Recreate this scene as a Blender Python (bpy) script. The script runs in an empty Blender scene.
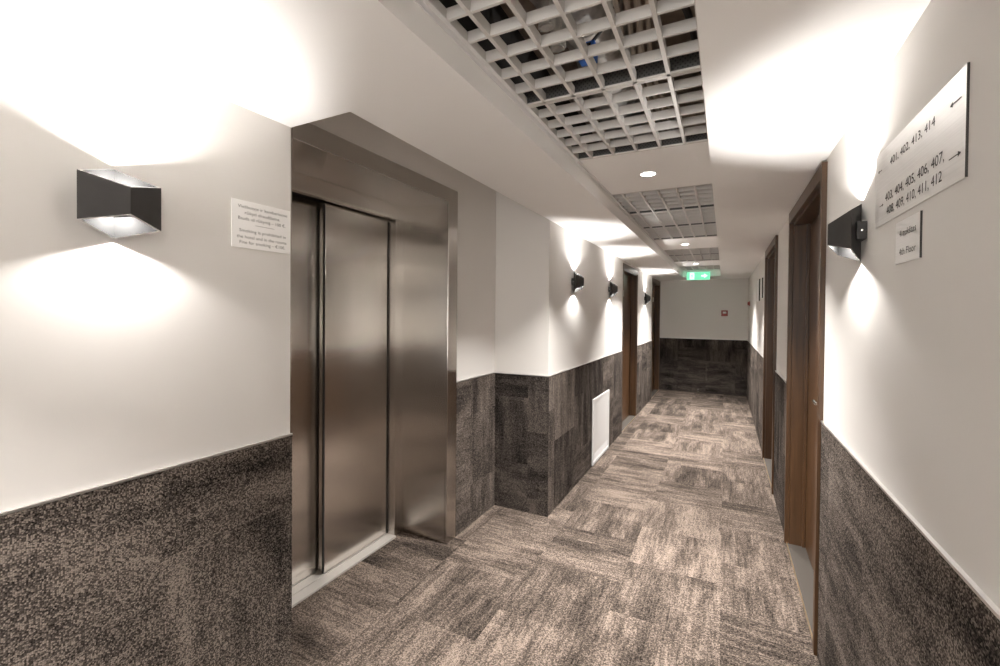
import bpy, bmesh, math, random
from mathutils import Matrix, Vector

random.seed(7)
S = bpy.context.scene
COL = S.collection

# ------------------------------------------------------------------ camera
F_PX, YAW, PITCH, ROLL, CY = 444.0, math.radians(26.824), math.radians(0.693), math.radians(0.467), 318.682
cam_data = bpy.data.cameras.new('camera')
cam = bpy.data.objects.new('camera', cam_data)
COL.objects.link(cam)
right = Vector((math.cos(YAW), math.sin(YAW), 0))
flat = Vector((-math.sin(YAW), math.cos(YAW), 0))
fwd = flat * math.cos(PITCH) - Vector((0, 0, 1)) * math.sin(PITCH)
upv = Vector((0, 0, 1)) * math.cos(PITCH) + flat * math.sin(PITCH)
cr = right * math.cos(ROLL) + upv * math.sin(ROLL)
cu = -right * math.sin(ROLL) + upv * math.cos(ROLL)
M = Matrix((cr, cu, -fwd)).transposed().to_4x4()
M.translation = Vector((0, 0, 1.5))
cam.matrix_world = M
cam_data.sensor_width = 36.0
cam_data.lens = F_PX * 36.0 / 1000.0
cam_data.shift_x = 0.0
cam_data.shift_y = -(333.0 - CY) / 1000.0
cam_data.clip_start = 0.02
S.camera = cam

# ------------------------------------------------------------------ world, exposure, light strengths
W = bpy.data.worlds.new('World'); S.world = W
W.use_nodes = True
W.node_tree.nodes['Background'].inputs[0].default_value = (1.0, 0.97, 0.93, 1)
W.node_tree.nodes['Background'].inputs[1].default_value = 1.9
S.view_settings.view_transform = 'Standard'
S.view_settings.look = 'None'
S.view_settings.gamma = 1.0
S.view_settings.use_curve_mapping = False
S.view_settings.exposure = 2.45
S.cycles.max_bounces = 14
S.cycles.diffuse_bounces = 8
S.cycles.glossy_bounces = 6
S.cycles.use_denoising = True
S.cycles.sample_clamp_indirect = 6.0
WARM = (1.0, 0.965, 0.93)
SCONCE_UP, SCONCE_DOWN, DOWNLIGHT = 1.3, 1.08, 9.5

# ------------------------------------------------------------------ key planes (metres)
XL, XF, XA, XR = -1.452, -1.153, -1.596, 0.391     # near left wall, far left wall, lift wall, right wall
ZC, ZT, ZD = 2.186, 2.287, 1.036                   # soffit, tray panels, top of the carpet dado
YL, YF, YE, YB = 1.13, 3.075, 9.39, -2.6           # left corner, alcove corner, end wall, back wall
TX0, TX1, TYE = -0.689, -0.066, 8.7                # tray
ZTOP = 2.78

# ------------------------------------------------------------------ node helpers
def nmat(name):
    m = bpy.data.materials.new(name); m.use_nodes = True
    nt = m.node_tree
    b = nt.nodes['Principled BSDF']
    return m, nt, b

def node(nt, typ, **kw):
    n = nt.nodes.new(typ)
    for k, v in kw.items():
        if k == 'inp':
            for i, val in v.items():
                n.inputs[i].default_value = val
        else:
            setattr(n, k, v)
    return n

def math_n(nt, op, a, b=None, clamp=False):
    n = nt.nodes.new('ShaderNodeMath'); n.operation = op; n.use_clamp = clamp
    for i, v in enumerate((a, b)):
        if v is None: continue
        if isinstance(v, (int, float)): n.inputs[i].default_value = v
        else: nt.links.new(v, n.inputs[i])
    return n.outputs[0]

def ramp(nt, fac, stops):
    r = nt.nodes.new('ShaderNodeValToRGB')
    els = r.color_ramp.elements
    while len(els) < len(stops): els.new(0.5)
    for e, (p, c) in zip(els, stops):
        e.position = p; e.color = (*c, 1)
    nt.links.new(fac, r.inputs[0])
    return r.outputs[0]

def bump(nt, b, h, strength, dist):
    n = nt.nodes.new('ShaderNodeBump')
    n.inputs['Strength'].default_value = strength
    n.inputs['Distance'].default_value = dist
    nt.links.new(h, n.inputs['Height'])
    nt.links.new(n.outputs[0], b.inputs['Normal'])

def plain(name, col, rough=0.5, metal=0.0, noise=0.0, nscale=30.0):
    m, nt, b = nmat(name)
    b.inputs['Roughness'].default_value = rough
    b.inputs['Metallic'].default_value = metal
    if noise:
        tc = node(nt, 'ShaderNodeTexCoord')
        n = node(nt, 'ShaderNodeTexNoise', inp={'Scale': nscale, 'Detail': 4.0})
        nt.links.new(tc.outputs['Object'], n.inputs['Vector'])
        lo = tuple(max(0, c * (1 - noise)) for c in col); hi = tuple(min(1, c * (1 + noise)) for c in col)
        nt.links.new(ramp(nt, n.outputs['Fac'], [(0.3, lo), (0.7, hi)]), b.inputs['Base Color'])
    else:
        b.inputs['Base Color'].default_value = (*col, 1)
    return m

def emit(name, col, strength):
    m = bpy.data.materials.new(name); m.use_nodes = True
    nt = m.node_tree; nt.nodes.clear()
    e = nt.nodes.new('ShaderNodeEmission'); o = nt.nodes.new('ShaderNodeOutputMaterial')
    e.inputs[0].default_value = (*col, 1); e.inputs[1].default_value = strength
    nt.links.new(e.outputs[0], o.inputs[0])
    return m

def paint(name, col, nscale=160.0, st=0.06):
    m, nt, b = nmat(name)
    tc = node(nt, 'ShaderNodeTexCoord')
    n = node(nt, 'ShaderNodeTexNoise', inp={'Scale': nscale, 'Detail': 3.0})
    n2 = node(nt, 'ShaderNodeTexNoise', inp={'Scale': 1.3, 'Detail': 3.0})
    nt.links.new(tc.outputs['Object'], n.inputs['Vector'])
    nt.links.new(tc.outputs['Object'], n2.inputs['Vector'])
    lo = tuple(c * 0.975 for c in col)
    nt.links.new(ramp(nt, n2.outputs['Fac'], [(0.3, lo), (0.7, col)]), b.inputs['Base Color'])
    b.inputs['Roughness'].default_value = 0.75
    b.inputs['Specular IOR Level'].default_value = 0.25
    bump(nt, b, n.outputs['Fac'], st, 0.002)
    return m

def carpet(name, dark, mid, light, loop=170.0, off=0.0, contrast=1.0, a2=0.75, a3=0.6, al=0.55, bias=0.0):
    """heathered loop-pile carpet tiles laid quarter-turn: streaks follow each tile"""
    m, nt, b = nmat(name)
    L = nt.links
    uvn = node(nt, 'ShaderNodeUVMap')
    add = node(nt, 'ShaderNodeVectorMath', operation='ADD'); add.inputs[1].default_value = (off, off * 0.37, 0)
    L.new(uvn.outputs[0], add.inputs[0])
    sp = node(nt, 'ShaderNodeSeparateXYZ'); L.new(add.outputs[0], sp.inputs[0])
    u, v = sp.outputs[0], sp.outputs[1]
    # ashlar tiles 0.5 x 0.5, every other column shifted
    iu = math_n(nt, 'FLOOR', math_n(nt, 'DIVIDE', u, 0.5))
    sh = math_n(nt, 'MULTIPLY', math_n(nt, 'MODULO', math_n(nt, 'ABSOLUTE', iu), 2.0), 0.25)
    vs = math_n(nt, 'ADD', v, sh)
    iv = math_n(nt, 'FLOOR', math_n(nt, 'DIVIDE', vs, 0.5))
    idx = node(nt, 'ShaderNodeCombineXYZ'); L.new(iu, idx.inputs[0]); L.new(iv, idx.inputs[1])
    wn = node(nt, 'ShaderNodeTexWhiteNoise', noise_dimensions='2D'); L.new(idx.outputs[0], wn.inputs['Vector'])
    ws = node(nt, 'ShaderNodeSeparateColor'); L.new(wn.outputs['Color'], ws.inputs[0])
    turn = math_n(nt, 'GREATER_THAN', ws.outputs[0], 0.5)
    inv = math_n(nt, 'SUBTRACT', 1.0, turn)
    a = math_n(nt, 'ADD', math_n(nt, 'MULTIPLY', u, turn), math_n(nt, 'MULTIPLY', v, inv))   # along the streak
    c = math_n(nt, 'ADD', math_n(nt, 'MULTIPLY', v, turn), math_n(nt, 'MULTIPLY', u, inv))   # across it
    jit = math_n(nt, 'MULTIPLY', ws.outputs[1], 37.0)
    def streak(sa, sc, detail, rough=0.55):
        cv = node(nt, 'ShaderNodeCombineXYZ')
        L.new(math_n(nt, 'ADD', math_n(nt, 'MULTIPLY', a, sa), jit), cv.inputs[0])
        L.new(math_n(nt, 'MULTIPLY', c, sc), cv.inputs[1]); L.new(jit, cv.inputs[2])
        n = node(nt, 'ShaderNodeTexNoise', inp={'Scale': 1.0, 'Detail': detail, 'Roughness': rough})
        L.new(cv.outputs[0], n.inputs['Vector'])
        return n.outputs['Fac']
    s1 = streak(2.2, 9.0, 3.0)
    s2 = streak(4.0, 48.0, 4.0, 0.65)
    s3 = streak(7.0, 125.0, 2.0, 0.6)
    # sharp-edged woven bands across each tile
    bv = node(nt, 'ShaderNodeCombineXYZ')
    L.new(math_n(nt, 'FLOOR', math_n(nt, 'MULTIPLY', c, 8.0)), bv.inputs[0])
    L.new(math_n(nt, 'FLOOR', math_n(nt, 'ADD', math_n(nt, 'MULTIPLY', a, 3.0), math_n(nt, 'MULTIPLY', ws.outputs[2], 3.0))), bv.inputs[1])
    wb = node(nt, 'ShaderNodeTexWhiteNoise', noise_dimensions='2D'); L.new(bv.outputs[0], wb.inputs['Vector'])
    # loops
    vo = node(nt, 'ShaderNodeTexVoronoi', inp={'Scale': loop, 'Randomness': 0.75}); vo.voronoi_dimensions = '2D'
    L.new(add.outputs[0], vo.inputs['Vector'])
    vc = node(nt, 'ShaderNodeSeparateColor'); L.new(vo.outputs['Color'], vc.inputs[0])
    t = math_n(nt, 'ADD', math_n(nt, 'MULTIPLY', math_n(nt, 'SUBTRACT', s1, 0.5), 1.25 * contrast), 0.5 + bias)
    t = math_n(nt, 'ADD', t, math_n(nt, 'MULTIPLY', math_n(nt, 'SUBTRACT', s2, 0.5), a2))
    t = math_n(nt, 'ADD', t, math_n(nt, 'MULTIPLY', math_n(nt, 'SUBTRACT', s3, 0.5), a3))
    t = math_n(nt, 'ADD', t, math_n(nt, 'MULTIPLY', math_n(nt, 'SUBTRACT', wb.outputs['Value'], 0.5), 0.16 * contrast))
    t = math_n(nt, 'ADD', t, math_n(nt, 'MULTIPLY', math_n(nt, 'SUBTRACT', ws.outputs[2], 0.5), 0.26 * contrast))
    t = math_n(nt, 'ADD', t, math_n(nt, 'MULTIPLY', math_n(nt, 'SUBTRACT', vc.outputs[0], 0.5), al))
    colr = ramp(nt, t, [(0.0, dark), (0.5, mid), (1.0, light)])
    gap = ramp(nt, math_n(nt, 'MULTIPLY', vo.outputs['Distance'], 1.0), [(0.30, (1.12, 1.12, 1.12)), (0.75, (0.42, 0.42, 0.42))])
    mx = node(nt, 'ShaderNodeMix', data_type='RGBA', blend_type='MULTIPLY'); mx.inputs[0].default_value = 1.0
    L.new(colr, mx.inputs[6]); L.new(gap, mx.inputs[7])
    L.new(mx.outputs[2], b.inputs['Base Color'])
    b.inputs['Roughness'].default_value = 1.0
    b.inputs['Specular IOR Level'].default_value = 0.05
    h = math_n(nt, 'SUBTRACT', 1.0, vo.outputs['Distance'])
    bump(nt, b, h, 0.5, 0.003)
    return m

def wood(name, lo, hi, axis='Z'):
    m, nt, b = nmat(name)
    tc = node(nt, 'ShaderNodeTexCoord')
    mp = node(nt, 'ShaderNodeMapping')
    mp.inputs['Scale'].default_value = (38, 38, 1.6) if axis == 'Z' else (38, 1.6, 38)
    nt.links.new(tc.outputs['Object'], mp.inputs[0])
    n = node(nt, 'ShaderNodeTexNoise', inp={'Scale': 1.0, 'Detail': 5.0, 'Roughness': 0.6, 'Distortion': 0.4})
    nt.links.new(mp.outputs[0], n.inputs['Vector'])
    nt.links.new(ramp(nt, n.outputs['Fac'], [(0.3, lo), (0.7, hi)]), b.inputs['Base Color'])
    b.inputs['Roughness'].default_value = 0.34
    bump(nt, b, n.outputs['Fac'], 0.08, 0.001)
    return m

def steel(name, col, rough, aniso=0.0, axis=2, scale=420.0):
    """brushed metal; the brushing spreads reflections sideways (tangent follows the horizontal UV direction)"""
    m, nt, b = nmat(name)
    tc = node(nt, 'ShaderNodeTexCoord')
    mp = node(nt, 'ShaderNodeMapping')
    sc = [scale] * 3; sc[axis] = 1.5
    mp.inputs['Scale'].default_value = sc
    nt.links.new(tc.outputs['Object'], mp.inputs[0])
    n = node(nt, 'ShaderNodeTexNoise', inp={'Scale': 1.0, 'Detail': 2.0})
    nt.links.new(mp.outputs[0], n.inputs['Vector'])
    lo = tuple(c * 0.96 for c in col); hi = tuple(min(1, c * 1.03) for c in col)
    nt.links.new(ramp(nt, n.outputs['Fac'], [(0.3, lo), (0.7, hi)]), b.inputs['Base Color'])
    b.inputs['Metallic'].default_value = 1.0
    b.inputs['Roughness'].default_value = rough
    if aniso:
        b.inputs['Anisotropic'].default_value = aniso; b.inputs['Anisotropic Rotation'].default_value = 0.0
        tg = node(nt, 'ShaderNodeTangent', direction_type='UV_MAP', uv_map='UVMap')
        nt.links.new(tg.outputs[0], b.inputs['Tangent'])
    return m

MT = {}
MT['wall'] = paint('wall_paint', (0.70, 0.678, 0.65))
MT['end_wall'] = paint('end_wall_paint', (0.62, 0.60, 0.575))
MT['ceiling'] = paint('ceiling_paint', (0.92, 0.91, 0.895), 90, 0.03)
MT['white'] = plain('white_powder_coat', (0.76, 0.755, 0.75), 0.5)
MT['grille'] = plain('grille_enamel', (0.68, 0.66, 0.635), 0.55)
MT['floor'] = carpet('floor_carpet', (0.022, 0.018, 0.015), (0.116, 0.092, 0.076), (0.325, 0.258, 0.213))
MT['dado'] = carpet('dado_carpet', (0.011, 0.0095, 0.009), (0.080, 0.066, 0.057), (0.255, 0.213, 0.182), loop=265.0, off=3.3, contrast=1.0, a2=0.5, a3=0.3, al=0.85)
MT['dado_shaded'] = carpet('shaded_dado_carpet', (0.010, 0.0085, 0.008), (0.044, 0.037, 0.033), (0.15, 0.125, 0.107), loop=265.0, off=5.1, contrast=1.15, a2=0.5, a3=0.3, al=0.8)  # same dado carpet, with the weak light on these walls put into its colour
MT['wood'] = wood('walnut', (0.044, 0.021, 0.009), (0.108, 0.055, 0.025))
MT['wood_leaf'] = wood('walnut_leaf', (0.062, 0.029, 0.012), (0.130, 0.067, 0.030))
MT['steel'] = steel('brushed_steel', (0.66, 0.63, 0.595), 0.225, 1.0)
MT['steel_dark'] = steel('brushed_steel_frame', (0.60, 0.57, 0.535), 0.24, 1.0)
MT['alu'] = steel('aluminium', (0.70, 0.68, 0.66), 0.40, 0.0, 1)
MT['plaque'] = steel('plaque_steel', (0.86, 0.85, 0.835), 0.45, 0.0, 1)
MT['threshold'] = plain('threshold_metal', (0.13, 0.115, 0.10), 0.55, 0.5)
MT['sill'] = plain('pale_aluminium', (0.62, 0.585, 0.545), 0.45, 0.35)
MT['brass'] = plain('brass_edge', (0.75, 0.60, 0.42), 0.35, 0.9)
MT['chrome'] = plain('polished_chrome', (0.80, 0.79, 0.77), 0.18, 1.0)
MT['sign_white'] = plain('sign_panel', (0.93, 0.92, 0.90), 0.35)
MT['ink'] = plain('engraved_ink', (0.035, 0.032, 0.030), 0.6)
MT['grey_ink'] = plain('grey_ink', (0.16, 0.15, 0.14), 0.6)
MT['bronze'] = plain('dark_bronze', (0.040, 0.0372, 0.0356), 0.45, 0.25, 0.08)
MT['lamp_inner_darkened'] = plain('lamp_inner_darkened', (0.008, 0.0079, 0.0078), 0.9)  # pale inside coloured near-black to offset the glare of the close light
MT['lamp_inner_darkened'].node_tree.nodes['Principled BSDF'].inputs['Specular IOR Level'].default_value = 0.1
MT['lamp_rim'] = plain('lamp_rim', (0.55, 0.54, 0.53), 0.5)
MT['concrete'] = plain('concrete', (0.36, 0.30, 0.245), 0.95, 0.0, 0.3, 9)
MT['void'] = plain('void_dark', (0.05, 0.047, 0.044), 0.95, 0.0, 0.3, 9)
MT['foil'] = plain('foil_wrap', (0.66, 0.65, 0.63), 0.5, 0.4, 0.35, 16)
MT['cable'] = plain('cable_beige', (0.48, 0.42, 0.35), 0.6)
MT['cable_dark'] = plain('cable_dark', (0.035, 0.032, 0.030), 0.6)
MT['blue'] = plain('blue_plastic', (0.03, 0.16, 0.62), 0.4)
MT['foam'] = plain('white_foam', (0.62, 0.61, 0.58), 0.8, 0.0, 0.1, 40)
MT['galv'] = plain('galvanised', (0.17, 0.17, 0.17), 0.45, 0.6, 0.2, 60)
MT['red'] = plain('red_plastic', (0.27, 0.045, 0.038), 0.4)
MT['rubber'] = plain('black_rubber', (0.02, 0.02, 0.02), 0.8)
MT['led'] = emit('led_glow', (1.0, 0.93, 0.85), 9.0)
MT['downlight'] = emit('downlight_glow', (1.0, 0.96, 0.90), 5.0)
MT['exit_green'] = emit('exit_green', (0.15, 0.54, 0.32), 0.33)
MT['exit_white'] = emit('exit_white', (0.62, 1.0, 0.78), 0.42)

# perforated rail: dark strip with a row of punched dots
def perforated():
    m, nt, b = nmat('perforated_rail')
    tc = node(nt, 'ShaderNodeTexCoord'); sp = node(nt, 'ShaderNodeSeparateXYZ')
    nt.links.new(tc.outputs['Object'], sp.inputs[0])
    sx = math_n(nt, 'SINE', math_n(nt, 'MULTIPLY', sp.outputs[0], 420.0))
    sz = math_n(nt, 'SINE', math_n(nt, 'MULTIPLY', sp.outputs[2], 380.0))
    t = math_n(nt, 'MULTIPLY', sx, sz)
    nt.links.new(ramp(nt, t, [(0.35, (0.14, 0.14, 0.137)), (0.6, (0.075, 0.075, 0.075))]), b.inputs['Base Color'])
    b.inputs['Metallic'].default_value = 0.4
    b.inputs['Roughness'].default_value = 0.5
    return m
MT['rail'] = perforated()

# ------------------------------------------------------------------ mesh helpers
class MB:
    def __init__(self):
        self.bm = bmesh.new(); self.mats = []
        self.uv = self.bm.loops.layers.uv.new('UVMap')
    def mi(self, m):
        if m not in self.mats: self.mats.append(m)
        return self.mats.index(m)
    def face(self, pts, m):
        f = self.bm.faces.new([self.bm.verts.new(p) for p in pts]); f.material_index = self.mi(m)
        return f
    def box(self, x0, x1, y0, y1, z0, z1, m, bev=0.0):
        x0, x1 = min(x0, x1), max(x0, x1); y0, y1 = min(y0, y1), max(y0, y1); z0, z1 = min(z0, z1), max(z0, z1)
        V = [self.bm.verts.new((x, y, z)) for x in (x0, x1) for y in (y0, y1) for z in (z0, z1)]
        k = self.mi(m); fs = []
        for q in ((0, 1, 3, 2), (4, 6, 7, 5), (0, 4, 5, 1), (2, 3, 7, 6), (0, 2, 6, 4), (1, 5, 7, 3)):
            f = self.bm.faces.new([V[i] for i in q]); f.material_index = k; fs.append(f)
        if bev:
            es = list({e for f in fs for e in f.edges})
            bmesh.ops.bevel(self.bm, geom=es, offset=bev, segments=2, affect='EDGES', profile=0.5)
        return self
    def prism(self, prof, axis, a0, a1, m):
        """closed 2-D profile extruded along an axis; profile in the other two axes in order"""
        def P(p, a):
            if axis == 'X': return (a, p[0], p[1])
            if axis == 'Y': return (p[0], a, p[1])
            return (p[0], p[1], a)
        k = self.mi(m)
        A = [self.bm.verts.new(P(p, a0)) for p in prof]; B = [self.bm.verts.new(P(p, a1)) for p in prof]
        n = len(prof)
        for i in range(n):
            self.bm.faces.new((A[i], A[(i + 1) % n], B[(i + 1) % n], B[i])).material_index = k
        self.bm.faces.new(A[::-1]).material_index = k; self.bm.faces.new(B).material_index = k
        return self
    def lathe(self, prof, center, axis, m, seg=28):
        """(r, h) profile turned round an axis ('X','-X','Y','-Y','Z','-Z') through center"""
        c = Vector(center); k = self.mi(m)
        s = -1 if axis[0] == '-' else 1; ax = axis[-1]
        rings = []
        for r, h in prof:
            ring = []
            for i in range(seg):
                t = 2 * math.pi * i / seg; a, b2 = r * math.cos(t), r * math.sin(t)
                v = {'X': (s * h, a, b2), 'Y': (a, s * h, b2), 'Z': (a, b2, s * h)}[ax]
                ring.append(self.bm.verts.new(c + Vector(v)))
            rings.append(ring)
        for R0, R1 in zip(rings, rings[1:]):
            for i in range(seg):
                self.bm.faces.new((R0[i], R0[(i + 1) % seg], R1[(i + 1) % seg], R1[i])).material_index = k
        for R in (rings[0], rings[-1]):
            self.bm.faces.new(R).material_index = k
        return self
    def tube(self, pts, r, m, seg=10, rfun=None):
        pts = [Vector(p) for p in pts]; k = self.mi(m); rings = []
        for i, p in enumerate(pts):
            d = (pts[min(i + 1, len(pts) - 1)] - pts[max(i - 1, 0)]).normalized()
            ref = Vector((0, 0, 1)) if abs(d.z) < 0.9 else Vector((1, 0, 0))
            a = d.cross(ref).normalized(); b2 = a.cross(d)
            rr = rfun(i) if rfun else r
            ring = []
            for j in range(seg):
                t = 2 * math.pi * j / seg
                q = rr(t) if callable(rr) else rr
                ring.append(self.bm.verts.new(p + a * q * math.cos(t) + b2 * q * math.sin(t)))
            rings.append(ring)
        for R0, R1 in zip(rings, rings[1:]):
            for j in range(seg):
                self.bm.faces.new((R0[j], R0[(j + 1) % seg], R1[(j + 1) % seg], R1[j])).material_index = k
        for R in (rings[0], rings[-1]):
            self.bm.faces.new(R).material_index = k
        return self
    def build(self, name, parent=None, smooth=False, recalc=True):
        bm = self.bm
        if recalc: bmesh.ops.recalc_face_normals(bm, faces=bm.faces)
        bm.normal_update()
        for f in bm.faces:
            n = f.normal; ax = max(range(3), key=lambda i: abs(n[i]))
            for l in f.loops:
                c = l.vert.co
                l[self.uv].uv = ((c.y, c.z), (c.x + 0.21, c.z), (c.x, c.y))[ax]
            f.smooth = smooth
        me = bpy.data.meshes.new(name); bm.to_mesh(me); bm.free()
        for m in self.mats: me.materials.append(m)
        if smooth and hasattr(me, 'set_sharp_from_angle'):
            me.set_sharp_from_angle(angle=math.radians(35))
        o = bpy.data.objects.new(name, me); COL.objects.link(o)
        if parent: 
            o.parent = parent
            o.location = -parent_world(parent)
        return o

ORIGIN = {}
def parent_world(p):
    v = Vector((0, 0, 0))
    while p is not None:
        v += p.location; p = p.parent
    return v

def tag(o, label=None, cat=None, group=None, kind=None):
    if label: o['label'] = label
    if cat: o['category'] = cat
    if group: o['group'] = group
    if kind: o['kind'] = kind
    return o

def empty(name, loc, label, cat, group=None, kind=None):
    o = bpy.data.objects.new(name, None); COL.objects.link(o); o.location = loc
    o.empty_display_size = 0.1
    return tag(o, label, cat, group, kind)

def struct(mb, name, label, cat):
    return tag(mb.build(name), label, cat, kind='structure')

def lettering(lines, origin, rdir, udir, mat, name, parent, depth=0.0006, arrows=()):
    """lines: (text, start, width, base, cap height) in the plane; ONE mesh"""
    r, u = Vector(rdir), Vector(udir); n = r.cross(u); o = Vector(origin)
    bm = bmesh.new()
    for txt, s, w, base, cap in lines:
        cu_ = bpy.data.curves.new('txt', 'FONT'); cu_.body = txt; cu_.size = 1.0; cu_.resolution_u = 3; cu_.fill_mode = 'FRONT'
        to = bpy.data.objects.new('txt', cu_); COL.objects.link(to)
        dg = bpy.context.evaluated_depsgraph_get(); dg.update()
        me = bpy.data.meshes.new_from_object(to.evaluated_get(dg))
        xs = [v.co.x for v in me.vertices]; x0, x1 = min(xs), max(xs)
        sx = w / (x1 - x0); sy = cap / 0.70
        for v in me.vertices:
            x = s + (v.co.x - x0) * sx; y = base + v.co.y * sy
            v.co = o + r * x + u * y + n * depth
        bm.from_mesh(me)
        bpy.data.objects.remove(to); bpy.data.curves.remove(cu_); bpy.data.meshes.remove(me)
    for x0, x1, y, hw, hl in arrows:     # tail x0 -> head x1
        d = 1 if x1 > x0 else -1; t = 0.0011
        for q in ([(x0, y - t), (x1 - d * hl, y - t), (x1 - d * hl, y + t), (x0, y + t)], [(x1 - d * hl, y - hw), (x1, y), (x1 - d * hl, y + hw)]):
            bm.faces.new([bm.verts.new(o + r * a + u * b2 + n * depth) for a, b2 in q])
    for f in bm.faces: f.normal_update()
    me = bpy.data.meshes.new(name); bm.to_mesh(me); bm.free(); me.materials.append(mat)
    ob = bpy.data.objects.new(name, me); COL.objects.link(ob)
    if parent: ob.parent = parent; ob.location = -parent_world(parent)
    return ob

# ------------------------------------------------------------------ room shell
DOORS = {  # name: (side, wall x, y0, y1, casing top)
    'door_1': (1, XR, 2.367, 3.487, 2.172), 'door_2': (1, XR, 4.342, 5.432, 2.172),
    'door_3': (-1, XF, 5.711, 6.764, 2.150), 'door_4': (-1, XF, 8.251, 9.335, 2.158)}

struct(MB().box(-2.35, 0.9, YB - 0.2, YE + 0.2, -0.12, 0.0, MT['floor']), 'floor', 'brown heathered carpet tile floor of the corridor', 'floor')

def pierced(mb, xa, xb, y0, y1, ztop, side, m):
    y = y0
    for nm, (s, xw, a, b, t) in sorted(DOORS.items(), key=lambda k: k[1][2]):
        if s != side: continue
        mb.box(xa, xb, y, a + 0.015, 0, ztop, m); mb.box(xa, xb, a + 0.015, b - 0.015, t - 0.04, ztop, m); y = b - 0.015
    mb.box(xa, xb, y, y1, 0, ztop, m)
    return mb

struct(MB().box(-2.3, XL, YB, YL, 0, ZTOP, MT['wall']), 'wall_left', 'pale beige painted wall left of the elevator', 'wall')
mb = MB().box(-2.3, XA, 2.46, YF, 0, ZTOP, MT['wall'])
mb.box(-2.3, XA, YL, 2.46, 2.25, ZTOP, MT['wall'])
struct(mb, 'wall_alcove', 'pale painted wall around and above the elevator frame', 'wall')
mb = pierced(MB(), -2.3, XF, YF, YE, ZTOP, -1, MT['wall'])
struct(mb, 'wall_left_far', 'pale painted left wall beyond the elevator alcove', 'wall')
mb = pierced(MB(), XR, 0.9, YB, YE, ZTOP, 1, MT['wall'])
struct(mb, 'wall_right', 'pale beige painted wall along the right side', 'wall')
struct(MB().box(-2.3, 0.9, YE, YE + 0.2, 0, ZTOP, MT['wall']), 'wall_end', 'grey painted wall closing the far end of the corridor', 'wall')
WX0, WX1, WZ0, WZ1 = -1.25, 0.20, 0.60, 2.10      # unseen window opening added behind the camera to let in fill light
mb = MB().box(-2.3, WX0, YB - 0.2, YB, 0, ZTOP, MT['wall']).box(WX1, 0.9, YB - 0.2, YB, 0, ZTOP, MT['wall'])
mb.box(WX0, WX1, YB - 0.2, YB, 0, WZ0, MT['wall']).box(WX0, WX1, YB - 0.2, YB, WZ1, ZTOP, MT['wall'])
struct(mb, 'wall_back', 'pale wall behind the camera with an added fill-light window', 'wall')
mb = MB()
for bx in ((WX0, WX0 + 0.05, WZ0, WZ1), (WX1 - 0.05, WX1, WZ0, WZ1), (WX0 + 0.05, WX1 - 0.05, WZ0, WZ0 + 0.05), (WX0 + 0.05, WX1 - 0.05, WZ1 - 0.05, WZ1), (-0.55, -0.50, WZ0 + 0.05, WZ1 - 0.05)):
    mb.box(bx[0], bx[1], YB - 0.14, YB - 0.08, bx[2], bx[3], MT['white'])
struct(mb, 'added_fill_window', 'white framed window added behind the camera to let in fill light', 'window')
pl = bpy.data.lights.new('fill_window_portal', 'AREA'); pl.shape = 'RECTANGLE'; pl.size = WX1 - WX0; pl.size_y = WZ1 - WZ0; pl.cycles.is_portal = True  # guides world light in through the added fill window
po = bpy.data.objects.new('fill_window_portal', pl); COL.objects.link(po); po.location = ((WX0 + WX1) / 2, YB - 0.02, (WZ0 + WZ1) / 2)
po.rotation_euler = (math.radians(90), 0, 0)

c = MB(); m = MT['ceiling']
c.box(XL - 0.02, TX0, YB, YL, ZC, ZT + 0.012, m)          # left soffit, near
c.box(XF, TX0, YL, YE, ZC, ZT + 0.012, m)                 # left soffit, far
c.box(XF, XF + 0.03, YL, YF, ZT, 2.62, m)                 # riser over the alcove
c.box(XL - 0.02, XF + 0.03, YL - 0.03, YL, ZT, 2.62, m)
c.box(XL - 0.2, XF + 0.03, YL - 0.03, YF, 2.60, 2.64, m)  # alcove lid
c.box(TX1, XR, YB, YE, ZC, ZT + 0.012, m)                 # right soffit
c.box(TX0, TX1, TYE, YE, ZC, ZT + 0.012, m)               # end of the tray
for a, b in ((YB, 0.235), (2.222, 2.945), (4.935, 5.735), (7.065, 7.80), (8.47, TYE)):
    c.box(TX0, TX1, a, b, ZT, ZT + 0.012, m)
struct(c, 'ceiling', 'white plaster ceiling with a recessed central tray', 'ceiling')
t = MB()
for x0, x1 in ((TX0, TX0 + 0.016),):
    t.box(x0, x1, YB, TYE, ZT - 0.004, ZT, MT['white']); t.box(x0, x0 + 0.003, YB, TYE, ZT - 0.022, ZT - 0.004, MT['white'])
struct(t, 'trim_7', 'thin white angle trim along the left edge of the tray', 'trim')
struct(MB().box(-2.35, 0.9, YB - 0.2, YE + 0.2, ZTOP, ZTOP + 0.15, MT['concrete']), 'ceiling_slab', 'bare brown concrete slab above the open grilles', 'ceiling slab')
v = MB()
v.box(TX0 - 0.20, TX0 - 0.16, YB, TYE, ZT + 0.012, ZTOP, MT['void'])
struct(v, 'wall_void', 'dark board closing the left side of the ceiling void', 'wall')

# carpet dado with its metal trim
def dado(nm, tn, segs, mat, what):
    d = MB(); t = MB()
    for axis, w, s, a, b in segs:            # plane coordinate w, outward sign s, from a to b
        if axis == 'X':
            d.box(w, w + s * 0.007, a, b, 0.0, ZD, mat); t.box(w, w + s * 0.0095, a, b, ZD, ZD + 0.006, MT['alu'])
        else:
            d.box(a, b, w, w + s * 0.007, 0.0, ZD, mat); t.box(a, b, w, w + s * 0.0095, ZD, ZD + 0.006, MT['alu'])
    struct(d, nm, 'brown carpet tile wainscot on ' + what, 'wainscot')
    struct(t, tn, 'slim metal strip capping the carpet wainscot on ' + what, 'trim')

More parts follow.
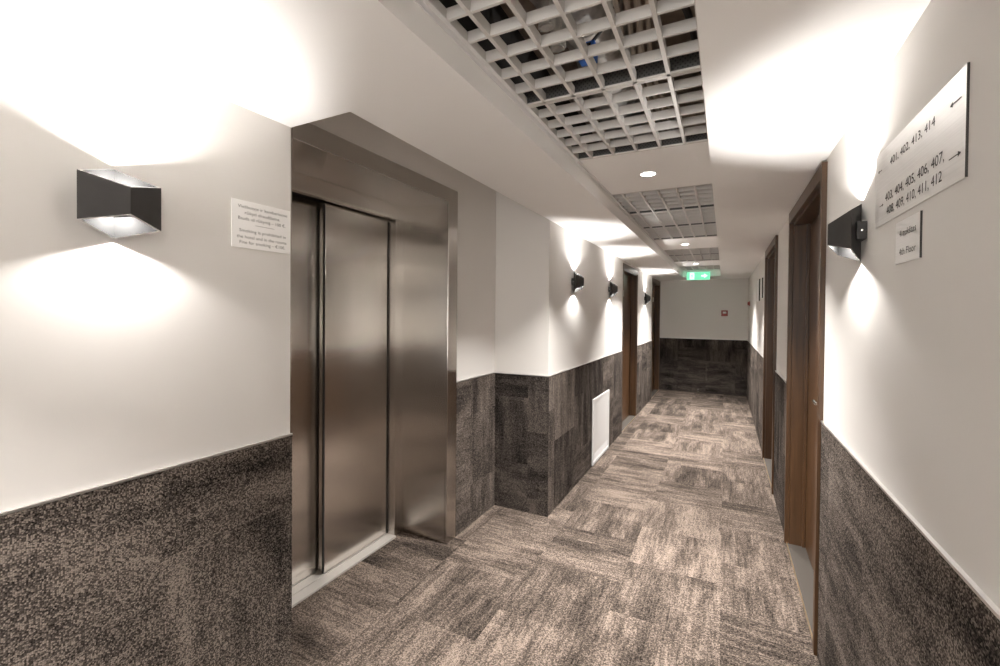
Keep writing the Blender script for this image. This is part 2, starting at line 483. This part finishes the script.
dado('baseboard_left', 'trim_1', [('X', XL, 1, YB, YL + 0.004)], MT['dado'], 'the near left wall before the elevator')
dado('baseboard_alcove', 'trim_2', [('X', XA, 1, 2.512, YF)], MT['dado'], 'the wall just right of the elevator frame')
dado('baseboard_return', 'trim_3', [('Y', YF, -1, XA + 0.007, XF + 0.007)], MT['dado_shaded'], 'the short wall facing the elevator alcove')
dado('baseboard_left_far', 'trim_4', [('X', XF, 1, YF, 5.711), ('X', XF, 1, 6.764, 8.251)], MT['dado'], 'the far left wall between the doors')
dado('baseboard_right', 'trim_5', [('X', XR, -1, YB, 2.367), ('X', XR, -1, 3.487, 4.342), ('X', XR, -1, 5.432, YE)], MT['dado'], 'the right wall between the doors')
dado('baseboard_end', 'trim_6', [('Y', YE, -1, XF, XR)], MT['dado_shaded'], 'the end wall')

# ------------------------------------------------------------------ room doors
def make_door(nm, label, hy, numbers=0, hz=1.085):
    s, xw, y0, y1, zt = DOORS[nm]
    root = empty(nm, (xw, (y0 + y1) / 2, 0), label, 'door', kind='structure')
    pr, dp, cw = (0.020, 0.092, 0.036) if s > 0 else (0.006, 0.092, 0.024)
    k = MB(); w = MT['wood']
    k.box(xw - s * pr, xw + s * 0.004, y0, y0 + cw, 0, zt, w, 0.002)
    k.box(xw - s * pr, xw + s * 0.004, y1 - cw, y1, 0, zt, w, 0.002)
    k.box(xw - s * pr, xw + s * 0.004, y0 + cw, y1 - cw, zt - 0.07, zt, w, 0.002)
    k.build('casing', root)
    j = MB(); g = cw + 0.012
    j.box(xw + s * 0.004, xw + s * (dp + 0.03), y0 + 0.015, y0 + g, 0, zt - 0.04, w)
    j.box(xw + s * 0.004, xw + s * (dp + 0.03), y1 - g, y1 - 0.015, 0, zt - 0.04, w)
    j.box(xw + s * 0.004, xw + s * (dp + 0.03), y0 + g, y1 - g, zt - 0.085, zt - 0.04, w)
    # stop strip in front of the leaf
    j.box(xw + s * (dp - 0.018), xw + s * (dp - 0.002), y0 + g, y0 + g + 0.012, 0.006, zt - 0.085, w)
    j.box(xw + s * (dp - 0.018), xw + s * (dp - 0.002), y1 - g - 0.012, y1 - g, 0.006, zt - 0.085, w)
    j.build('jamb', root)
    MB().box(xw + s * dp, xw + s * (dp + 0.042), y0 + g, y1 - g, 0.008, zt - 0.085, MT['wood_leaf'], 0.0015).build('leaf', root)
    th = MB().box(xw - s * 0.004, xw + s * (dp + 0.03), y0 + cw, y1 - cw, 0, 0.006, MT['threshold'])
    tho = th.build('threshold', root)
    tag(MB().box(xw - s * 0.010, xw - s * 0.004, y0 + cw, y1 - cw, 0, 0.0065, MT['brass']).build('edge_strip', tho), 'thin bright metal edge strip')
    # lever handle on a rose
    xl = xw + s * dp; dirn = 1 if hy < (y0 + y1) / 2 else -1
    h = MB(); ax = '-X' if s > 0 else 'X'
    ho = 0.090 if s > 0 else 0.055
    h.lathe([(0.026, 0.0), (0.026, 0.006), (0.022, 0.009), (0.010, 0.010), (0.010, ho - 0.01)], (xl, hy, hz), ax, MT['chrome'], 20)
    h.tube([(xl - s * (ho - 0.02), hy, hz), (xl - s * (ho - 0.004), hy + dirn * 0.012, hz), (xl - s * ho, hy + dirn * 0.05, hz), (xl - s * (ho - 0.002), hy + dirn * 0.115, hz)], 0.0085, MT['chrome'], 10)
    tag(h.build('handle', root, True), 'chrome lever handle')
    h = MB().lathe([(0.024, 0.0), (0.024, 0.005), (0.020, 0.008)], (xl, hy, hz - 0.08), ax, MT['chrome'], 20)
    tag(h.build('lock_rose', root, True), 'round chrome keyhole plate')
    if numbers:
        p = MB().box(xl, xl - s * 0.004, y0 + numbers - 0.06, y0 + numbers + 0.06, 1.745, 1.835, MT['sign_white'], 0.001)
        tag(p.build('number_plate', root), 'small white number plate')
        p = MB().lathe([(0.012, 0.0), (0.012, 0.006), (0.007, 0.008)], (xl, y0 + numbers + 0.02, 1.60), ax, MT['chrome'], 16)
        tag(p.build('peephole', root, True), 'chrome peephole')
    return root

make_door('door_1', 'dark walnut door nearest on the right beside the room number plaque', 2.50)
make_door('door_2', 'second dark walnut door along the right wall', 4.48)
make_door('door_3', 'walnut door on the left wall between two wall lamps with a white number plate', 5.90, 0.45)
make_door('door_4', 'walnut door at the far left corner beside the end wall', 8.40, 0.80)

# ------------------------------------------------------------------ elevator
el = empty('elevator_door', (-1.78, 1.86, 0), 'brushed stainless steel elevator door in a deep steel frame, closed', 'elevator')
FX = XA + 0.006                 # face of the frame
YI0, YI1, YO1 = 1.245, 2.402, 2.512
ZI, ZO = 2.212, 2.306
f = MB(); st = MT['steel_dark']
f.box(FX, FX - 0.02, YL, YI0, 0, ZO, st, 0.003); f.box(FX, FX - 0.02, YI1, YO1, 0, ZO, st, 0.003)
f.box(FX, FX - 0.02, YI0, YI1, ZI, ZO, st, 0.003)
f.build('frame', el)
f = MB()
f.box(-1.955, FX - 0.02, YI1 - 0.0, YI1 + 0.02, 0, ZI, MT['steel']); f.box(-1.955, FX - 0.02, YI0 - 0.02, YI0, 0, ZI, MT['steel'])
f.box(-1.955, FX - 0.02, YI0, YI1, ZI, ZI + 0.02, MT['steel'])
tag(f.build('jamb_lining', el), 'deep brushed steel reveal')
f = MB()
f.box(-2.006, -1.950, 2.318, YI1, 0, 2.115, MT['steel'], 0.002); f.box(-1.985, -1.950, YI0, 1.29, 0, 2.115, MT['steel'], 0.002)
f.build('door_post', el)
MB().box(-1.985, -1.950, YI0, YI1, 2.115, ZI, MT['steel'], 0.002).build('header', el)
MB().box(-2.055, -2.010, 1.788, 2.375, 0.016, 2.13, MT['steel'], 0.003).build('door_panel', el)
MB().box(-2.115, -2.070, 1.270, 1.840, 0.016, 2.13, MT['steel'], 0.003).build('door_panel', el)
f = MB().box(-2.014, -2.008, 1.776, 1.787, 0.02, 2.10, MT['rubber'])
tag(f.build('edge_seal', el), 'dark seal along the door edge')
f = MB().box(-2.0098, -2.0082, 2.305, 2.313, 0.02, 2.10, MT['rubber'])
tag(f.build('edge_seal', el), 'dark groove beside the post')
f = MB(); z = 0.012
f.box(-2.00, -1.934, 1.25, 2.318, 0.0, z, MT['sill'], 0.001); f.box(-2.064, -2.006, 1.25, 2.318, 0.0, z, MT['sill'], 0.001); f.box(-2.14, -2.07, 1.25, 2.318, 0.0, z, MT['sill'], 0.001)
tag(f.build('sill', el), 'pale grooved aluminium sill')
f = MB().box(-2.20, -2.15, 1.0, 2.5, 0, 2.25, MT['void'])
f.box(-2.20, -2.055, 2.33, 2.40, 0, 2.25, MT['void']).box(-2.20, -1.985, 2.40, 2.46, 0, 2.25, MT['void'])
f.box(-2.20, -1.986, 1.13, 1.245, 0, 2.25, MT['void']).box(-2.20, -1.986, 1.245, 2.40, 2.14, 2.25, MT['void'])
tag(f.build('shaft_lining', el), 'dark lining behind the doors')

# ------------------------------------------------------------------ wall lamps
def make_sconce(x, y, z, s, label):
    """s: +1 on a left wall (faces +X). Diamond tube whose open ends are cut on a slope"""
    root = empty('wall_lamp', (x, y, z), label, 'wall lamp', 'dark up-and-down wall lamps')
    d, w, hb, hs, hf, th = 0.044, 0.0905, 0.093, 0.060, 0.034, 0.0035
    def ring(inset):
        k = 1 - inset / 0.038
        c_ = d + 0.004
        pts = []
        for px, py, hh in ((0.0, 0, hb), (d, -w, hs), (2 * d, 0, hf), (d, w, hs)):
            qx, qy = d + (px - d) * k, py * k
            # keep the slope of the cut for the inner ring
            hh2 = hb - (hb - hf) * (qx / (2 * d))
            if abs(py) > 0: hh2 = hs
            pts.append((x + s * (qx + 0.003), y + qy, hh2))
        return pts
    O, I = ring(0.0), ring(th)
    b = MB(); dk, dim = MT['bronze'], MT['lamp_inner_darkened']
    for i in range(4):
        j = (i + 1) % 4
        for P, mm in ((O, dk), (I, dim)):
            b.face([(P[i][0], P[i][1], z - P[i][2]), (P[j][0], P[j][1], z - P[j][2]), (P[j][0], P[j][1], z + P[j][2]), (P[i][0], P[i][1], z + P[i][2])], mm)
        for sg in (1, -1):
            b.face([(O[i][0], O[i][1], z + sg * O[i][2]), (O[j][0], O[j][1], z + sg * O[j][2]), (I[j][0], I[j][1], z + sg * I[j][2]), (I[i][0], I[i][1], z + sg * I[i][2])], MT['lamp_rim'])
    bmesh.ops.remove_doubles(b.bm, verts=b.bm.verts, dist=1e-5)
    b.build('shade', root)
    p = MB(); q = ring(0.006)
    p.prism([(a[0], a[1]) for a in q], 'Z', z - 0.011, z + 0.011, MT['bronze'])
    p.build('divider', root)
    mbx = MB().box(x, x + s * 0.026, y - 0.057, y + 0.057, z - 0.028, z + 0.028, MT['bronze'], 0.0015)
    mo = mbx.build('mount_box', root)
    sc = MB()
    sc.lathe([(0.003, 0.0), (0.003, 0.0012), (0.001, 0.0018)], (x + s * 0.013, y - 0.057, z), '-Y', MT['chrome'], 12)
    tag(sc.build('screw', mo, True), 'tiny chrome screw')
    lx = x + s * 0.050
    for sg in (1, -1):
        e = MB().lathe([(0.0085, 0.0), (0.0085, 0.003), (0.007, 0.0045)], (lx, y, z + sg * 0.011), 'Z' if sg > 0 else '-Z', MT['led'], 16)
        tag(e.build('led', root, True), 'glowing light source')
        la = bpy.data.lights.new('lamp_light', 'AREA'); la.shape = 'DISK'; la.size = 0.016
        la.energy = SCONCE_UP if sg > 0 else SCONCE_DOWN; la.color = WARM
        lo = bpy.data.objects.new('lamp_light', la); COL.objects.link(lo)
        lo.parent = root; lo.location = (s * 0.050, 0, sg * 0.0165)
        lo.rotation_euler = (math.pi, 0, 0) if sg > 0 else (0, 0, 0)
    return root

make_sconce(XL, 0.590, 1.781, 1, 'large dark wall lamp nearest the camera on the left wall')
make_sconce(XR, 1.797, 1.768, -1, 'dark wall lamp on the right wall between the walnut door and number plaque')
make_sconce(XF, 3.665, 1.772, 1, 'dark wall lamp just past the alcove corner, above the white panel')
make_sconce(XF, 4.990, 1.776, 1, 'dark wall lamp close to the left walnut door with number plate')
make_sconce(XF, 7.450, 1.756, 1, 'small distant wall lamp between the two far left doors')

make_sconce(XR, -0.9, 1.77, -1, 'unseen wall lamp added for fill light on the right wall behind the camera')  # out-of-view lamp, added to raise the general light
make_sconce(XL, -1.6, 1.77, 1, 'unseen wall lamp added for fill light on the left wall behind the camera')  # second out-of-view lamp, added for the same general light

# ------------------------------------------------------------------ ceiling grilles
XB = [-0.689, -0.608, -0.497, -0.389, -0.281, -0.174, -0.070]
def make_grille(y0, label):
    root = empty('ceiling_grille', ((TX0 + TX1) / 2, y0 + 0.33, ZT), label, 'ceiling grille', 'open-cell ceiling grilles in the tray')
    n, L = 6, 0.66; g = MB(); m = MT['grille']; z0, z1 = ZT - 0.002, ZT + 0.030
    def bar(axis, p, a, b, bw):
        lift = 0.0 if axis == 'Y' else 0.0012
        prof = [(p - bw / 2, z0 + lift), (p + bw / 2, z0 + lift), (p + bw / 2, z1 + lift), (p - bw / 2, z1 + lift)]
        g.prism(prof, axis, a, b, m)
    for x in XB: bar('Y', min(max(x, TX0 + 0.006), TX1 - 0.006), y0 + 0.001, y0 + L - 0.001, 0.012)
    for i in range(1, n): bar('X', y0 + i * L / n, TX0 + 0.002, TX1 - 0.002, 0.009)
    bar('X', y0 + 0.007, TX0 + 0.002, TX1 - 0.002, 0.012)
    g.box(TX0 + 0.002, TX1 - 0.002, y0 + L - 0.013, y0 + L - 0.001, z0, z0 + 0.007, m)
    g.build('grid', root)
    r = MB().box(TX0 + 0.002, TX1 - 0.002, y0 + L - 0.006, y0 + L - 0.002, z0 + 0.007, z1 + 0.03, MT['rail'])
    r.box(TX0 + 0.002, TX1 - 0.002, y0 + L - 0.03, y0 + L - 0.002, z1 + 0.03, z1 + 0.034, MT['galv'])
    tag(r.build('hanger_rail', root), 'dark perforated steel rail')
    return root
GL = ['white open-cell ceiling grille panel at the top edge, nearest the camera',
      'white open-cell ceiling grille panel above the elevator with the blue box over it',
      'white open-cell ceiling grille panel just before the nearest round downlight',
      'white open-cell ceiling grille panel just past the nearest round downlight',
      'middle panel of the three white ceiling grilles between the two nearest downlights',
      'white open-cell ceiling grille panel just before the second round downlight',
      'distant ceiling grille panel just past the second round downlight',
      'distant ceiling grille panel just before the third round downlight',
      'farthest ceiling grille panel right above the green exit sign']
for y0, lb in zip((0.240, 0.900, 1.562, 2.945, 3.610, 4.275, 5.735, 6.400, 7.805), GL): make_grille(y0, lb)

# ------------------------------------------------------------------ downlights
def make_downlight(x, y, label):
    root = empty('downlight', (x, y, ZT), label, 'downlight', 'round ceiling downlights')
    MB().lathe([(0.038, 0.0), (0.046, 0.0), (0.046, 0.003), (0.041, 0.006), (0.038, 0.004), (0.038, 0.0)], (x, y, ZT), '-Z', MT['white'], 32).build('ring', root, True)
    tag(MB().lathe([(0.0375, 0.0), (0.0375, 0.003), (0.02, 0.0036)], (x, y, ZT), '-Z', MT['downlight'], 32).build('diffuser', root, True), 'glowing white diffuser')
    la = bpy.data.lights.new('downlight_lamp', 'AREA'); la.shape = 'DISK'; la.size = 0.074; la.energy = DOWNLIGHT; la.color = WARM
    la.spread = math.radians(105)
    lo = bpy.data.objects.new('downlight_lamp', la); COL.objects.link(lo); lo.parent = root; lo.location = (0, 0, -0.006)
make_downlight(-0.391, 2.59, 'nearest round glowing downlight in the ceiling tray')
make_downlight(-0.400, 5.34, 'second round glowing downlight down the corridor')
make_downlight(-0.400, 7.42, 'third, farthest round downlight above the exit sign')
make_downlight(-0.391, -0.35, 'unseen round downlight added for fill light just behind the camera')  # added out of view to supply general light

# ------------------------------------------------------------------ things in the ceiling void
def ripple(i):
    rr = 0.115 + 0.008 * math.sin(i * 2.1) + random.uniform(-0.006, 0.006)
    ph = random.uniform(0, 6.28)
    return lambda t: rr * (1 + 0.07 * math.sin(3 * t + ph) + 0.03 * math.sin(7 * t + ph * 2))
d = MB().tube([(-0.50 + 0.03 * math.sin(i * 0.23), -0.3 + i * 0.06, 2.625 + 0.012 * math.sin(i * 0.41)) for i in range(142)], 0.12, MT['foil'], 22, ripple)
tag(d.build('foil_duct', None, True), 'crumpled grey foil-wrapped duct above the ceiling grilles', 'duct')
def cable(pts, r, mat, name, label):
    out = []
    P = [Vector(p) for p in pts]
    for i in range(len(P) - 1):
        p0, p1, p2, p3 = P[max(i - 1, 0)], P[i], P[i + 1], P[min(i + 2, len(P) - 1)]
        for k in range(8):
            t = k / 8
            out.append(0.5 * ((2 * p1) + (p2 - p0) * t + (2 * p0 - 5 * p1 + 4 * p2 - p3) * t * t + (3 * p1 - p0 - 3 * p2 + p3) * t ** 3))
    out.append(P[-1])
    tag(MB().tube(out, r, mat, 8).build(name, None, True), label, 'cable', 'cables in the ceiling void')
for i, lb in enumerate(('beige cable lying leftmost of the cables above the grilles', 'beige cable second from the left above the grilles', 'thicker beige cable in the middle above the grilles', 'beige cable rightmost of the pale cables above the grilles')):
    x = -0.33 + i * 0.028
    cable([(x + 0.10, 0.2, 2.50), (x + 0.06, 0.8, 2.44), (x + 0.03, 1.35, 2.42 + 0.012 * i), (x - 0.02, 1.9, 2.46), (x + 0.04, 2.6, 2.45), (x, 4.2, 2.47), (x + 0.05, 7.5, 2.46)], 0.008 + 0.003 * (i == 2), MT['cable'], 'cable', lb)
cable([(-0.10, 0.3, 2.60), (-0.12, 1.0, 2.47), (-0.15, 1.3, 2.43), (-0.12, 1.7, 2.53), (-0.09, 2.6, 2.62)], 0.012, MT['cable_dark'], 'cable', 'black cable crossing beside the pale cables above the grilles')
b = empty('junction_box', (-0.445, 1.555, 2.43), 'small blue junction box hanging above the grille', 'box')
MB().box(-0.475, -0.415, 1.530, 1.580, 2.395, 2.455, MT['blue'], 0.004).build('body', b)
tag(MB().box(-0.462, -0.428, 1.5275, 1.530, 2.425, 2.447, MT['rubber'], 0.0008).build('socket', b), 'black socket opening')
tag(MB().tube([(-0.440, 1.555, 2.453), (-0.40, 1.555, 2.49), (-0.345, 1.56, 2.58), (-0.335, 1.56, 2.782)], 0.006, MT['cable_dark'], 8).build('cord', b, True), 'black cord')
def foam(x, y, lb):
    pr = [(x + 0.030 * math.cos(a) * (1.2 if k % 2 else 0.9), y + 0.026 * math.sin(a)) for k, a in enumerate([i * 2 * math.pi / 7 for i in range(7)])]
    f = MB().prism(pr, 'Z', 2.405, 2.503, MT['foam'])
    bmesh.ops.bevel(f.bm, geom=list(f.bm.edges), offset=0.006, segments=2, affect='EDGES')
    tag(f.build('foam_sleeve', None, True), lb, 'foam sleeve', 'white foam sleeves under the duct')
foam(-0.515, 1.330, 'white foam sleeve hanging above the grille, nearer of two')
foam(-0.520, 1.452, 'white foam sleeve hanging above the grille, farther of two')

# ------------------------------------------------------------------ signs
p = empty('number_plaque', (XR - 0.003, 1.38, 1.857), 'large brushed steel room number plaque with arrows on the right wall', 'sign')
MB().box(XR - 0.0035, XR, 1.106, 1.648, 1.755, 1.962, MT['plaque'], 0.0008).build('plate', p)
tag(MB().box(XR - 0.0037, XR, 1.1045, 1.106, 1.755, 1.962, MT['ink']).build('edge', p), 'dark cut edge')
o0 = (XR - 0.0035, 1.648, 0.0)     # reads from far (y=1.648) towards the camera
def yy(y): return 1.648 - y
lettering([('401, 402, 413, 414', yy(1.522), 0.282, 1.901, 0.020)], o0, (0, -1, 0), (0, 0, 1), MT['ink'], 'lettering', p)
lettering([('403, 404, 405, 406, 407,', yy(1.557), 0.364, 1.812, 0.0225),
           ('408, 409, 410, 411, 412', yy(1.544), 0.342, 1.774, 0.0225)],
          o0, (0, -1, 0), (0, 0, 1), MT['ink'], 'lettering', p)
for ar in ((1.124, 1.172, 1.909, 0.0055, 0.013), (1.172, 1.121, 1.806, 0.0055, 0.013), (1.590, 1.624, 1.909, 0.0045, 0.011), (1.606, 1.572, 1.809, 0.0045, 0.011)):
    lettering([], o0, (0, -1, 0), (0, 0, 1), MT['ink'], 'arrow', p, arrows=((yy(ar[0]), yy(ar[1])) + ar[2:],))
p = empty('floor_plaque', (XR - 0.003, 1.39, 1.684), 'small square steel floor sign below the number plaque', 'sign')
MB().box(XR - 0.0035, XR, 1.311, 1.470, 1.632, 1.737, MT['plaque'], 0.0008).build('plate', p)
tag(MB().box(XR - 0.0037, XR, 1.3095, 1.311, 1.632, 1.737, MT['ink']).build('edge', p), 'dark cut edge')
for tx, zz in (('4 aukštas', 1.698), ('4th Floor', 1.652)):
    lettering([(tx, 1.470 - 1.440, 0.107, zz, 0.0165)], (XR - 0.0035, 1.470, 0), (0, -1, 0), (0, 0, 1), MT['ink'], 'lettering', p)
p = empty('smoking_notice', (XL + 0.002, 1.015, 1.794), 'white no smoking notice with grey lettering left of the elevator', 'sign')
MB().box(XL, XL + 0.004, 0.906, 1.126, 1.714, 1.873, MT['sign_white'], 0.0006).build('plate', p)
def ln(t, a, b, z): return (t, a - 0.906, b - a, z, 0.0105)
pl_ = ((XL + 0.004, 0.906, 0), (0, 1, 0), (0, 0, 1), MT['grey_ink'])
lettering([ln('Viešbutyje ir kambariuose', 0.926, 1.112, 1.8475), ln('rūkyti draudžiama.', 0.950, 1.083, 1.8275), ln('Bauda už rūkymą – 100 €.', 0.927, 1.105, 1.808)], *pl_, 'lettering', p)
lettering([ln('Smoking is prohibited in', 0.931, 1.106, 1.7675), ln('the hotel and in the rooms', 0.922, 1.109, 1.7465), ln('Fine for smoking – €100.', 0.932, 1.103, 1.728)], *pl_, 'lettering', p)
MB().box(XL + 0.004, XL + 0.0046, 0.988, 1.060, 1.7945, 1.7955, MT['grey_ink']).build('divider_line', p)
# two plaques further down the right wall
for ya, yb, za, zb, lb in ((6.40, 6.80, 1.68, 1.955, 'wide steel plaque on the right wall past the second door, farther of two'), (5.92, 6.11, 1.70, 1.935, 'narrow steel plaque on the right wall just past the second door')):
    p = empty('wall_plaque', (XR - 0.003, (ya + yb) / 2, (za + zb) / 2), lb, 'sign', 'distant plaques on the right wall')
    MB().box(XR - 0.012, XR, ya, yb, za, zb, MT['plaque'], 0.001).build('plate', p)
    e = MB().box(XR - 0.013, XR, ya - 0.004, ya, za, zb, MT['ink']); tag(e.build('edge_strip', p), 'dark edge strip')

# ------------------------------------------------------------------ exit sign
ex = empty('exit_sign', (-0.42, 8.62, ZT), 'glowing green emergency exit sign hanging at the end of the ceiling tray', 'exit sign')
MB().box(-0.615, -0.235, 8.600, 8.640, 2.122, 2.262, MT['exit_green'], 0.002).build('panel', ex)
f = MB()
f.box(-0.619, -0.231, 8.596, 8.644, 2.262, 2.272, MT['alu']); f.box(-0.58, -0.57, 8.615, 8.625, 2.272, ZT, MT['alu']); f.box(-0.28, -0.27, 8.615, 8.625, 2.272, ZT, MT['alu'])
f.build('bracket', ex)
yf = 8.5985
for nm_, pts in (('doorway', [(-0.562, 2.134), (-0.490, 2.134), (-0.490, 2.248), (-0.562, 2.248)]),
                 ('arrow', [(-0.375, 2.178), (-0.330, 2.178), (-0.330, 2.152), (-0.275, 2.191), (-0.330, 2.230), (-0.330, 2.204), (-0.375, 2.204)])):
    tag(MB().prism(pts, 'Y', yf, 8.6005, MT['exit_white']).build(nm_, ex), 'glowing white ' + nm_)
g = MB(); yf2 = 8.5975
g.lathe([(0.008, 0.0), (0.008, 0.001)], (-0.522, yf2, 2.212), 'Y', MT['exit_green'], 14)
g.prism([(-0.535, 2.198), (-0.516, 2.200), (-0.500, 2.182), (-0.504, 2.178), (-0.517, 2.190), (-0.520, 2.172), (-0.505, 2.150), (-0.510, 2.128), (-0.517, 2.129), (-0.514, 2.149), (-0.529, 2.163), (-0.536, 2.140), (-0.552, 2.136), (-0.553, 2.143), (-0.542, 2.147), (-0.536, 2.170), (-0.534, 2.188), (-0.545, 2.182), (-0.550, 2.170), (-0.555, 2.173), (-0.549, 2.187)], 'Y', yf2, 8.599, MT['exit_green'])
rf = g.build('running_figure', ex); rf.location.z += 0.014; tag(rf, 'green running figure')

# ------------------------------------------------------------------ small things
a = empty('access_panel', (XF + 0.007, 4.62, 0), 'white low service panel set in the carpet wainscot below the lamp', 'access panel')
ya, yb, za, zb = 4.285, 4.955, 0.012, 0.662; x0 = XF + 0.007
f = MB(); w = 0.030
for bx in ((ya, yb, za, za + w), (ya, yb, zb - w, zb), (ya, ya + w, za + w, zb - w), (yb - w, yb, za + w, zb - w)):
    f.box(x0, x0 + 0.014, *bx, MT['white'], 0.0015)
f.build('frame', a)
dr = MB().box(x0, x0 + 0.009, ya + w, yb - w, za + w + 0.075, zb - w, MT['white'], 0.001).build('door', a)
lv = MB()
for i in range(4):
    zz = za + w + 0.006 + i * 0.017
    lv.prism([(x0, zz), (x0 + 0.010, zz), (x0 + 0.003, zz + 0.014), (x0, zz + 0.014)], 'Y', ya + w, yb - w, MT['white'])
tag(lv.build('louvre', a), 'narrow louvred strip along the bottom')
cp = empty('call_point', (0.0, YE, 1.536), 'small red fire alarm call point on the end wall', 'fire alarm')
MB().box(-0.056, 0.054, YE - 0.030, YE, 1.482, 1.590, MT['red'], 0.004).build('housing', cp)
tag(MB().box(-0.030, 0.028, YE - 0.032, YE - 0.030, 1.530, 1.565, MT['sign_white'], 0.0006).build('press_plate', cp), 'white press plate')
al = empty('alarm_sounder', (XR, 8.83, 1.705), 'red alarm sounder seen edge-on at the far right wall', 'fire alarm')
MB().lathe([(0.040, 0.0), (0.040, 0.012), (0.034, 0.014)], (XR, 8.83, 1.705), '-X', MT['red'], 24).build('base', al, True)
MB().lathe([(0.030, 0.014), (0.033, 0.022), (0.030, 0.034), (0.014, 0.040)], (XR, 8.83, 1.705), '-X', MT['red'], 24).build('dome', al, True)
ds = empty('door_stop', (-0.436, 9.33, 0), 'small pale door stop on the carpet by the end wall', 'door stop')
MB().lathe([(0.022, 0.0), (0.022, 0.008), (0.014, 0.014), (0.013, 0.050), (0.016, 0.054), (0.016, 0.066), (0.010, 0.072)], (-0.436, 9.33, 0), 'Z', MT['chrome'], 20).build('post', ds, True)
tag(MB().lathe([(0.0175, 0.036), (0.0195, 0.040), (0.0195, 0.046), (0.0175, 0.050)], (-0.436, 9.33, 0), 'Z', MT['rubber'], 20).build('rubber_ring', ds, True), 'black rubber ring')
